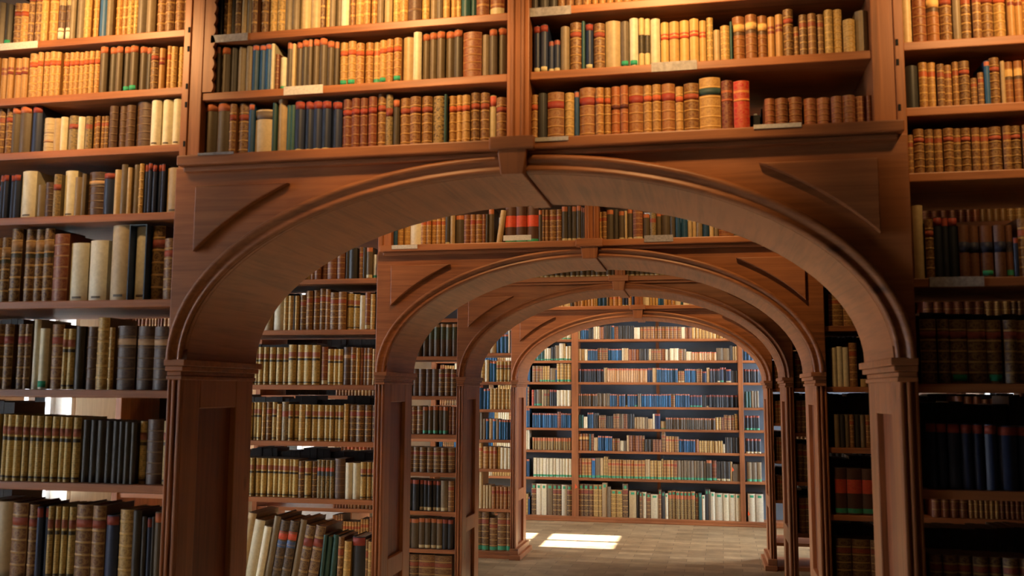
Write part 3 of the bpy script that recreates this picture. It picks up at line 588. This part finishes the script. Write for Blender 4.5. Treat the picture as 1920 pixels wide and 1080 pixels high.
for i in range(1, 8):
    fill('W%d' % i, Y4, zb[i], -1.85, -.66, .20, .27 if i < 7 else .36, ['nb', 'gg', 'vl', 'br', 'tg', 'rt'], wlo=.02, whi=.035)
# --- the other side of the double-sided cases: backs of books that fill the depth
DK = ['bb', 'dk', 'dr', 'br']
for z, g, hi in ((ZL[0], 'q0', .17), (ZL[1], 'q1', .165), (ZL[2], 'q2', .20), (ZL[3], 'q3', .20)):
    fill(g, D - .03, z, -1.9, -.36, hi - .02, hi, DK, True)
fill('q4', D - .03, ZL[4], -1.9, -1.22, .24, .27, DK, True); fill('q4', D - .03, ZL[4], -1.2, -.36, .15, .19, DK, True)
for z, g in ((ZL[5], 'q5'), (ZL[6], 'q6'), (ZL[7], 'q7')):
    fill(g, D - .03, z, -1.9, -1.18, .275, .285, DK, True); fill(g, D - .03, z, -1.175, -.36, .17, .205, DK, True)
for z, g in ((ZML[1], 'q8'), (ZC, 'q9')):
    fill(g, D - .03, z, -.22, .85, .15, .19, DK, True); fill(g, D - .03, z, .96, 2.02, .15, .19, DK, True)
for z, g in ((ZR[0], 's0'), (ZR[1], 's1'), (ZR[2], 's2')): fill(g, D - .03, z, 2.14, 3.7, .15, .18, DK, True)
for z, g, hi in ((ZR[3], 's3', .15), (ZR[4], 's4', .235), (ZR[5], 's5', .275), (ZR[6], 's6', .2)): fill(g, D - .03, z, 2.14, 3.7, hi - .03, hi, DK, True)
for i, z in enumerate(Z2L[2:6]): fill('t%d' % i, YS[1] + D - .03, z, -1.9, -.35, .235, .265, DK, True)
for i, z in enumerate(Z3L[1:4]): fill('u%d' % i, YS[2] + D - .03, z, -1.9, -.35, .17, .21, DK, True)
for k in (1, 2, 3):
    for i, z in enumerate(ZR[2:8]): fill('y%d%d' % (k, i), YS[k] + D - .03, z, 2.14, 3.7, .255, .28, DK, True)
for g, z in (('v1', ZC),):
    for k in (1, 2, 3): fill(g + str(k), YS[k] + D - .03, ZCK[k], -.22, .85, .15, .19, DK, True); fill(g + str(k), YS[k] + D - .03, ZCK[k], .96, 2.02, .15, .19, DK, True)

# ------------------------------------------------------------------ building a book
def arc(w, u, b): return w * u, b * (2 * u - 1) ** 2

def spine_rows(bk, stations, bumps, b, n, out=0.0):
    rows = []
    for v in stations:
        e = bumps.get(v, 0.0) + out
        rows.append([(bk.w * (j / n) * (1 + 0) + (0 if 0 < j < n else (-e * .3 if j == 0 else e * .3)), b * (2 * j / n - 1) ** 2 - e, bk.h * v) for j in range(n + 1)])
    return rows

def style(bk):
    base, gilt, rib, segs, words = ST[bk.code]
    rnd = random.Random(hash((bk.row, bk.idx, 7)) & 0xffff if False else (bk.idx * 7919 + sum(map(ord, bk.row)) * 104729) & 0xfffff)
    c = rnd.choice(base); j = rnd.uniform(.84, 1.14)
    segs = list(segs) + FLAG.get(bk.flag, [])
    if bk.code == 'bo' and bk.flag == 'W': segs = [(.72, .98, (200, 110, 62)), (.60, .70, (150, 130, 90)), (.04, .22, WHITE)]
    return ramp(c, j), gilt, rib, [(a, b, ramp(q, rnd.uniform(.9, 1.1))) for a, b, q in segs]

GOLD = lin((206, 160, 88))
def bandc(v): return min(BANDS, key=lambda q: abs(q - v))

def book_parts(bk, fine):
    """cover mesh data (verts, faces, colour per face, gilt per face, uv per corner, smooth) and the patches for labels"""
    base, gilt, rib, segs = style(bk)
    n = 6 if fine else 4
    b = min(.34 * bk.w, .012)
    keep = segs if not fine else segs[1:] if (segs and bk.flag not in 'STWK' or len(segs) > 1 and not bk.flag) else []
    if fine: keep = segs[1:len(segs) - (1 if bk.flag else 0)]
    st = {0.0, 1.0}; bumps = {}
    for a, q, _ in keep: st.update((a, q))
    if rib and fine:
        hb = min(.007, .0019 / bk.h)
        for v in BANDS:
            for q, e in ((v - 3 * hb, 0), (v - 1.9 * hb, 0), (v - .9 * hb, .0017), (v + .9 * hb, .0017), (v + 1.9 * hb, 0), (v + 3 * hb, 0)):
                st.add(q); bumps[q] = e
    elif rib:
        for v in BANDS: st.update((v - .01, v + .01))
    st = sorted(st)
    V, F, CF, GF, UV, SM = [], [], [], [], [], []
    rows = spine_rows(bk, st, bumps, b, n)
    for q in rows: V += q
    for i in range(len(st) - 1):
        mid = (st[i] + st[i + 1]) / 2; c = base; g = gilt
        for a, q, cc in keep:
            if a <= mid <= q: c = cc; g = .12
        if rib and any(abs(mid - v) < .0105 for v in BANDS) and (st[i + 1] - st[i]) < .03:
            q = min(.85, gilt * 1.8)
            if abs(mid - bandc(mid)) < .006 or not fine: c = [x * (1 - q) * 1.1 + q * y for x, y in zip(c, GOLD)]
        for j in range(n):
            p = i * (n + 1) + j
            F.append((p, p + 1, p + n + 2, p + n + 1)); CF.append(base if not fine and bk.flag == 'T' and j in (0, 3) and st[i] >= .859 and st[i + 1] <= .951 else c); GF.append(g); SM.append(True)
            UV.append([(j / n, st[i]), ((j + 1) / n, st[i]), ((j + 1) / n, st[i + 1]), (j / n, st[i + 1])])
    def face(pts, c):
        o = len(V); V.extend(pts); F.append(tuple(range(o, o + len(pts)))); CF.append(c); GF.append(0.0); SM.append(False); UV.append([(.5, .08)] * len(pts))
    w, d, h = bk.w, bk.d, bk.h
    dark = [x * .8 for x in base]
    page = [.03, .025, .02] if bk.rev else [.16, .125, .08]  # reversed books carry the shade behind the rows in near-black page edges
    if fine:
        t = min(.0026, w * .12)
        for x0, x1 in ((0, t), (w - t, w)):
            p = [(x0, b, 0), (x1, b, 0), (x1, d, 0), (x0, d, 0), (x0, b, h), (x1, b, h), (x1, d, h), (x0, d, h)]
            for q in ((0, 3, 2, 1), (4, 5, 6, 7), (1, 2, 6, 5), (2, 3, 7, 6), (3, 0, 4, 7)): face([p[i] for i in q], dark)
        for z, rr in ((h, rows[-1]), (0, rows[0])):
            pts = [(x, y, z) for x, y, _ in rr] + [(w, b + .005, z), (0, b + .005, z)]
            face(pts if z else pts[::-1], dark)
    else:
        face([(0, b, 0), (0, b, h), (0, d, h), (0, d, 0)], dark); face([(w, b, 0), (w, d, 0), (w, d, h), (w, b, h)], dark)
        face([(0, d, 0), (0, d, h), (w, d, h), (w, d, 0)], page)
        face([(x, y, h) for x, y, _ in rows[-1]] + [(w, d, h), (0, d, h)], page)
    patches = []
    if fine:
        if segs and (len(segs) > 1 or not bk.flag): patches.append(('title_label', segs[0], 1.0))
        if bk.flag: patches.append(({'S': 'shelfmark_sticker', 'T': 'shelfmark_sticker', 'W': 'shelfmark_tag', 'K': 'shelfmark_tag'}[bk.flag], segs[-1], {'K': .5}.get(bk.flag, .84)))
    return V, F, CF, GF, UV, SM, patches, b, n

def mesh_of(name, V, F, CF, GF, UV, SM, m):
    me = bpy.data.meshes.new(name); me.from_pydata(V, [], F); me.materials.append(m)
    me.polygons.foreach_set('use_smooth', SM)
    ca = me.attributes.new('col', 'FLOAT_COLOR', 'CORNER'); ga = me.attributes.new('gilt', 'FLOAT', 'FACE'); uv = me.uv_layers.new(name='UVMap')
    cbuf, ubuf = [], []
    for f, c, u in zip(F, CF, UV):
        for q in range(len(f)): cbuf += (c[0], c[1], c[2], 1.0); ubuf += u[q]
    ca.data.foreach_set('color', cbuf); ga.data.foreach_set('value', GF); uv.data.foreach_set('uv', ubuf)
    me.update(); return me

ONES = ['first', 'second', 'third', 'fourth', 'fifth', 'sixth', 'seventh', 'eighth', 'ninth', 'tenth', 'eleventh', 'twelfth', 'thirteenth', 'fourteenth', 'fifteenth', 'sixteenth', 'seventeenth', 'eighteenth', 'nineteenth']
def ordinal(n):
    if n < 20: return ONES[n - 1]
    t, o = divmod(n, 10); T = {2: 'twent', 3: 'thirt', 4: 'fort', 5: 'fift'}[t]
    return T + 'ieth' if o == 0 else T + 'y-' + ONES[o - 1]
PLACE = {}
TH = ['top', 'second', 'third', 'fourth', 'fifth', 'sixth', 'seventh', 'eighth']
for i in range(8): PLACE['L%d' % i] = (f'{TH[i]} shelf', 'left of left arch post', True, f'{TH[i]} shelf of the left bookcase')
for i in range(7): PLACE['R%d' % i] = (f'{TH[i]} shelf', 'right of right arch post', False, f'{TH[i]} shelf of the right bookcase')
for i in range(3):
    PLACE['M%d' % i] = (['top shelf', 'second shelf', 'cornice shelf'][i], 'left of middle post', True, ['top shelf', 'second shelf', 'cornice'][i] + ' left of the middle post')
    PLACE['N%d' % i] = (['top shelf', 'second shelf', 'cornice shelf'][i], 'right of middle post', False, ['top shelf', 'second shelf', 'cornice'][i] + ' right of the middle post')
PLACE['A6'] = ('lowest shelf through first arch', 'from the right', True, 'lowest shelf seen through the first arch')
PLACE['P1'] = ('shelf over second arch', 'from the left', False, 'shelf over the second arch')

# keep every book inside its own compartment
SIDE = lambda k: [(XEND0, PL0 - .001, [ZL, Z2L, Z3L, Z4L][k]), (PR1 + .001, XEND1, ZR)]
def comps(k):
    up = [ZML, ZMR] if k == 0 else [[2.70], [2.70]]
    return SIDE(k) + [(-.261, .867, [ZCK[k] + .004] + up[0] + [3.17, 3.46]), (.945, 2.031, [ZCK[k] + .004] + up[1] + [3.17, 3.46])]
for b in ALL:
    if b.y > YB - .1: cs = [(BX[0], BX[1], ZB), (BX[2], BX[3], ZB), (BX[4], BX[5], ZB)]
    else: cs = comps(max(i for i in range(4) if YS[i] - .05 < b.y))
    m = b.x + b.w / 2
    c0, c1, zs = min(cs, key=lambda c: 0 if c[0] <= m <= c[1] else min(abs(m - c[0]), abs(m - c[1])))
    if b.row in ('M0', 'M1'): c0 = -.224
    lo, hi = max(b.x, c0 + .0008), min(b.x + b.w, c1 - .0008)
    b.x, b.w = lo, max(.004, hi - lo)
    above = [z for z in zs if z > b.z + .05]
    if b.y > YB - .1: b.d = min(b.d, .225)
    if any(b.z == q for q in ZCK): b.z += .0003
    if above: b.h = min(b.h, min(above) - .0325 - b.z)
ALL = [b for b in ALL if b.w > .006]

MAXIND = 306
for b in ALL:
    b.area = 0
    if b.row in PLACE and not b.rev:
        x0, y1 = proj(b.x, b.y, b.z); x1, y0 = proj(b.x + b.w, b.y, b.z + b.h)
        if b.row == 'A6': x0 = max(x0, 462); x1 = min(x1, 712)
        if b.row == 'P1': b.area = 0; continue
        b.area = max(0, min(x1, 1920) - max(x0, 0)) * max(0, min(y1, 1080) - max(y0, 0))
IND = set(id(b) for b in sorted(ALL, key=lambda q: -q.area)[:MAXIND] if b.area > 150)

GV, GF_, GC, GG, GU, GS = [], [], [], [], [], []
def place_matrix(b):
    m = Matrix.Translation((b.x, b.y, b.z + .0012))
    if b.rev: m = Matrix.Translation((b.x + b.w, b.y, b.z + .0012)) @ Matrix.Rotation(math.pi, 4, 'Z')
    if b.lean: m = m @ Matrix.Rotation(math.radians(b.lean), 4, 'Y') if b.lean < 0 else Matrix.Translation((b.x + b.w, b.y, b.z + .0012)) @ Matrix.Rotation(math.radians(b.lean), 4, 'Y') @ Matrix.Translation((-b.w, 0, 0))
    return m

count = {}
for b in ALL:
    fine = id(b) in IND
    V, F, CF, GF, UV, SM, patches, bulge, n = book_parts(b, fine)
    m = place_matrix(b)
    if not fine:
        o = len(GV)
        GV.extend(tuple(m @ Vector(p)) for p in V); GF_.extend(tuple(o + i for i in f) for f in F)
        GC.extend(CF); GG.extend(GF); GU.extend(UV); GS.extend(SM)
        continue
    where, ref, fromright, grp = PLACE[b.row]
    tot = len(ROWS[b.row]); nth = tot - b.idx + 1 if fromright else b.idx
    words = ST[b.code][4]
    if b.code == 'bo' and b.flag == 'W': words = 'brown book with orange label'
    if b.flag and ' with ' in words: lookw = words + FWORD[b.flag]
    elif b.flag: lookw = words + FWORD[b.flag].replace(' and', ' with')
    else: lookw = words
    label = f'{lookw}, {ordinal(nth)} {ref}, {where}'
    if len(re.findall(r"[A-Za-z0-9][A-Za-z0-9'\u2019-]*", label)) > 16: label = f'{words}, {ordinal(nth)} {ref}, {where}'
    root = bpy.data.objects.new('book', None); COL.objects.link(root); root.empty_display_size = .05
    root.matrix_world = m
    tag(root, label, 'book', f'old books on the {grp}')
    def child(name, me):
        q = bpy.data.objects.new(name, me); COL.objects.link(q); q.parent = root; return q
    child('cover', mesh_of('cover', V, F, CF, GF, UV, SM, M_BOOK))
    t = min(.0026, b.w * .12); pm = MB(); pm.box(t, b.w - t, bulge + .003, b.d - .004, .003, b.h - .005)
    me = bpy.data.meshes.new('pages'); me.from_pydata(pm.v, [], pm.f); me.materials.append(M_PAGE); child('pages', me)
    for name, (v0, v1, c), wf in patches:
        nn = 6; rows = []
        for v in (v0, v1):
            rows.append([(b.w * (.5 + (j / nn - .5) * wf), bulge * ((j / nn - .5) * 2 * wf) ** 2 - .0009, b.h * v) for j in range(nn + 1)])
        v = rows[0] + rows[1]; f = [(j, j + 1, nn + 2 + j, nn + 1 + j) for j in range(nn)]
        # give the paper a thickness so that its edge shows
        v += [(x, y + .0008, z) for x, y, z in v]; k = 2 * (nn + 1)
        f += [(k + nn + 1 + j, k + nn + 2 + j, k + j + 1, k + j) for j in range(nn)]
        f += [(j + 1, j, k + j, k + j + 1) for j in range(nn)] + [(nn + 1 + j, nn + 2 + j, k + nn + 2 + j, k + nn + 1 + j) for j in range(nn)]
        ff = len(f)
        child(name, mesh_of(name, v, f, [c] * ff, [0.0] * ff, [[(0, 0)] * 4] * ff, [True] * nn + [False] * (ff - nn), M_LAB))
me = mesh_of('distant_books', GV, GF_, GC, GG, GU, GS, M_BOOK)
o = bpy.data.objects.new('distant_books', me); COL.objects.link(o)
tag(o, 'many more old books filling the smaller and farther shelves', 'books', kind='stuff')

# slipcase round one vellum book
def cx(px, py): return at(px, py, Y0)
a, _ = cx(1298 / 5.333, 500); b_, _ = cx(1472 / 5.333, 500)
z0 = ZL[4] + .001
sl = MB(); t = .004
h = at(250, 422, Y0)[1] - z0
sl.box(a, a + t, Y0 - .012, .25, z0, z0 + h); sl.box(b_ - t, b_, Y0 - .012, .25, z0, z0 + h); sl.box(a + t, b_ - t, Y0 - .012, .25, z0 + h - t, z0 + h); sl.box(a + t, b_ - t, .246, .25, z0, z0 + h - t)
tag(sl.build('slipcase', M_SLIP), 'blue-edged open slipcase around a cream ribbed book, fifth shelf of left bookcase', 'slipcase')

# paper strips that name the shelves
def card(px0, px1, py0, py1, y, m, label, proud=.003):
    x0, z1 = at(px0, py0, y); x1, _ = at(px1, py0, y); _, z0 = at(px0, py1, y)
    zr = at(px1, py0, y)[1]
    q = MB(); q.box(x0, x1, y - proud, y - .0004, min(z0, z1), max(z0, z1))
    tag(q.build('shelf_label', m), label, 'shelf label', 'paper shelf labels')
def strip(px0, px1, z, h, y, m, label):
    x0 = at(px0, proj(0, y, z)[1], y)[0]; x1 = at(px1, proj(1, y, z)[1], y)[0]
    q = MB(); q.box(x0, x1, y - .004, y - .0006, z - h, z)
    tag(q.build('shelf_label', m), label, 'shelf label', 'paper shelf labels')
YF = .012
strip(-20, 77, ZL[0] - .001, .027, YF, M_CARD, 'white paper strip on the edge of the top left shelf')
strip(397, 467, ZML[0] - .001, .028, YF - .002, M_CARDG, 'grey strip under the top row left of the middle post')
strip(533, 607, ZML[1] + .003, .031, YF - .002, M_CARD, 'smudged white strip on the shelf below the grey strip')
strip(992, 1071, ZMR[0] - .001, .030, YF - .002, M_CARDG, 'grey strip on the top shelf beside the middle post')
strip(1222, 1307, ZMR[1] + .003, .031, YF - .002, M_CARDG, 'pale torn strip under the tan books with red bars')
strip(1743, 1845, ZR[3] + .002, .030, YF, M_CARDG, 'shiny grey strip below the russet books with navy bands')
strip(983, 1066, ZC - .002, .013, -.062, M_CARD, 'cream strip on the cornice right of the keystone')
strip(1414, 1503, ZC + .004, .013, -.062, M_CARD, 'cream strip on the cornice below the bright red book')
strip(372, 440, ZC + .003, .008, -.062, M_CARDG, 'clear plastic strip at the left end of the cornice')
strip(735, 783, ZCK[1] - .002, .022, YS[1] - .062, M_CARD, 'white strip at the left end of the shelf over the second arch')
strip(1208, 1262, ZCK[1] + .014, .036, YS[1] - .062, M_CARDG, 'clear label holder on the shelf over the second arch')
strip(944, 996, ZCK[1] + .036, .030, YS[1] - .061, M_CARD, 'white card standing below the three scarlet-labelled books')

# a bookend in the gap beside the red book
x0 = at(1300 + 512 / 4.8, 220, .06)[0]; x1 = at(1300 + 612 / 4.8, 220, .06)[0]
be = thing('bookend', ((x0 + x1) / 2, .1, ZC), 'small black bookend in the gap beside the bright red book', 'bookend')
box('plate', M_BLACK, x0 + .002, x1 - .004, .075, .079, ZC + .002, ZC + .075, be)
box('top_edge', M_STEEL, x0 + .012, x1 - .012, .073, .080, ZC + .075, ZC + .080, be)
box('foot', M_STEEL, x0 + .002, x1 + .03, .012, .079, ZC + .0005, ZC + .0022, be)

# orange paper markers on the end bookcase
for px, py, lab in ((1080, 912, 'orange paper marker beside the upright of the end bookcase'), (1374, 880, 'orange paper marker poking out of grey books in the end bookcase'), (1404, 963, 'orange paper marker between cream books low in the end bookcase')):
    x, z = at(px, py, YB - .012)
    q = MB(); q.poly([(x - .008, YB - .012, z + .035), (x - .012, YB - .012, z - .03), (x + .016, YB - .012, z - .012)]); q.poly([(x - .008, YB - .010, z + .035), (x + .016, YB - .010, z - .012), (x - .012, YB - .010, z - .03)])
    q.poly([(x - .008, YB - .012, z + .035), (x + .016, YB - .012, z - .012), (x + .016, YB - .010, z - .012), (x - .008, YB - .010, z + .035)])
    q.poly([(x - .012, YB - .012, z - .03), (x - .008, YB - .012, z + .035), (x - .008, YB - .010, z + .035), (x - .012, YB - .010, z - .03)])
    q.poly([(x + .016, YB - .012, z - .012), (x - .012, YB - .012, z - .03), (x - .012, YB - .010, z - .03), (x + .016, YB - .010, z - .012)])
    tag(q.build('paper_marker', M_ORANGE), lab, 'marker', 'orange paper markers')

# ------------------------------------------------------------------ the room
YF0, YF1, HC = -5.2, YB + .36, 4.3
def struct(o): o['kind'] = 'structure'; return o
struct(box('floor', M_FLOOR, WL - .3, WR + .3, YF0 - .3, YF1 + .3, -.1, 0))
struct(box('ceiling', M_CEIL, WL - .3, WR + .3, YF0 - .3, YF1 + .3, HC, HC + .1))
struct(box('wall_back', M_PLASTER, WL - .3, WR + .3, YF1, YF1 + .3, 0, HC))
struct(box('wall_front', M_BROWN, WL - .3, WR + .3, YF0 - .3, YF0, 0, HC))
w = MB(); w.box(WR, WR + .3, YF0, 6.75, 0, HC); w.box(WR, WR + .3, 8.45, YF1, 0, HC); w.box(WR, WR + .3, 6.75, 8.45, 0, .75); w.box(WR, WR + .3, 6.75, 8.45, 3.24, HC)
struct(w.build('wall_right', M_BROWN))
WIN = [(-1.70, -1.15), (.85, 1.45), (2.70, 3.2), (4.20, 4.98), (6.65, 7.65)]
ZW0, ZWT, ZW1 = .75, 2.475, 3.24
SHUT = 52
XO = WL - .26                           # outer face of the left wall
w = MB(); y = YF0
for a, b in WIN:
    w.box(XO, WL, y, a, 0, HC); w.box(XO, WL, a, b, 0, ZW0); w.box(XO, WL, a, b, ZW1, HC); y = b
w.box(XO, WL, y, YF1, 0, HC)
struct(w.build('wall_left', M_PLASTER))
def window(i, a, b, X0, X1, xi):
    q = MB(); e = .05
    q.box(X0, X1, a, a + e, ZW0, ZW1); q.box(X0, X1, b - e, b, ZW0, ZW1); q.box(X0, X1, a + e, b - e, ZW0, ZW0 + e); q.box(X0, X1, a + e, b - e, ZW1 - e, ZW1)
    q.box(X0, X1, a + e, b - e, ZWT - .05, ZWT + .05); q.box(X0, X1, (a + b) / 2 - .032, (a + b) / 2 + .032, ZW0 + e, ZW1 - e)
    fr = struct(q.build('window_%d' % i, M_FRAME)); m = (X0 + X1) / 2
    g = MB(); g.box(m - .002, m + .002, a + e, b - e, ZW0 + e, ZW1 - e); g.build('pane', M_GLASS, fr)
    u, v = sorted((X0 if xi < X0 else X1, xi))
    box('window_sill', M_FRAME, u, v, a, b, ZW0 + .001, ZW0 + .03, fr)
    if xi > X0:                          # stand-in for the pale window reveal: a shutter turned to catch daylight
        th = math.radians(SHUT); n = MB(); w_ = .62
        px, py = WL + .012, b + .03
        d = (math.sin(th), math.cos(th)); q_ = (math.cos(th) * .022, -math.sin(th) * .022)
        P = [(px, py), (px + d[0] * w_, py + d[1] * w_), (px + d[0] * w_ + q_[0], py + d[1] * w_ + q_[1]), (px + q_[0], py + q_[1])]
        n.v = [(x, y, ZW0) for x, y in P] + [(x, y, ZW1) for x, y in P]
        n.f = [(0, 3, 2, 1), (4, 5, 6, 7), (0, 1, 5, 4), (1, 2, 6, 5), (2, 3, 7, 6), (3, 0, 4, 7)]; n.sm = [False] * 6
        n.build('shutter', M_PALE, fr)
for i, (a, b) in enumerate(WIN): window(i + 1, a, b, XO + .06, XO + .12, WL + .02)
window(6, 6.75, 8.45, WR + .2, WR + .26, WR - .02)  # unseen window added to brighten the last bay with skylight

# ------------------------------------------------------------------ light
sun = bpy.data.lights.new('sun', 'SUN'); sun.energy = 62; sun.angle = .009; sun.color = (1, .97, .92)
so = bpy.data.objects.new('sun', sun); COL.objects.link(so)
so.rotation_euler = Vector((1, .015, -.826)).to_track_quat('-Z', 'Y').to_euler()
wd = bpy.data.worlds.new('sky'); SC.world = wd; wd.use_nodes = True
bg = wd.node_tree.nodes['Background']; bg.inputs[0].default_value = (.90, .95, 1.0, 1); bg.inputs[1].default_value = 25.0
for i, (a, b) in enumerate(WIN + [(6.75, 8.45)]):
    L = bpy.data.lights.new('window_portal', 'AREA'); L.shape = 'RECTANGLE'; L.size = b - a; L.size_y = ZW1 - ZW0; L.cycles.is_portal = True
    q = bpy.data.objects.new('window_portal', L); COL.objects.link(q); sg = -1 if i < len(WIN) else 1
    q.location = ((XO + .01) if sg < 0 else WR + .28, (a + b) / 2, (ZW0 + ZW1) / 2); q.rotation_euler = (math.radians(90), 0, math.radians(90 * sg))

def lamp(x, y, z, p, target, size=math.radians(88), col=(1.0, .58, .23), blend=.75):
    L = bpy.data.lights.new('spot_lamp', 'SPOT'); L.energy = p; L.color = col; L.spot_size = size; L.spot_blend = blend; L.shadow_soft_size = .05
    q = bpy.data.objects.new('spot_lamp', L); COL.objects.link(q); q.location = (x, y, z)
    q.rotation_euler = (Vector(target) - Vector((x, y, z))).to_track_quat('-Z', 'Y').to_euler()
for x, p in ((-.72, 62), (.42, 58), (1.40, 58), (2.52, 58)):
    lamp(x, -.62, 3.12, p, (x, 0.02, 2.84))
for k, p in ((1, 42), (2, 3), (3, 48)):
    for x in (.1, 1.5):
        lamp(x, YS[k] - .75, 3.25, p, (x, YS[k], 2.5))

for x in (.35, 1.5): lamp(x, YB - 1.0, 3.4, 60, (x, YB, 1.5), size=math.radians(125), col=(1, .68, .40))  # unseen lamps added to warm and brighten the end bookcase

# ------------------------------------------------------------------ camera and view
cam = bpy.data.cameras.new('camera'); co = bpy.data.objects.new('camera', cam); COL.objects.link(co)
co.matrix_world = Matrix(((R2.x, U2.x, -FW.x, CAM.x), (R2.y, U2.y, -FW.y, CAM.y), (R2.z, U2.z, -FW.z, CAM.z), (0, 0, 0, 1)))
cam.sensor_width = 36; cam.lens = FPX / 1920 * 36; cam.clip_start = .05
cam.dof.use_dof = True; cam.dof.focus_distance = 9.5; cam.dof.aperture_fstop = 5.0
SC.camera = co
vs = SC.view_settings; vs.view_transform = 'Standard'; vs.look = 'None'; vs.exposure = 0; vs.gamma = 1; vs.use_curve_mapping = False
print('books', len(ALL), 'single', len(IND))
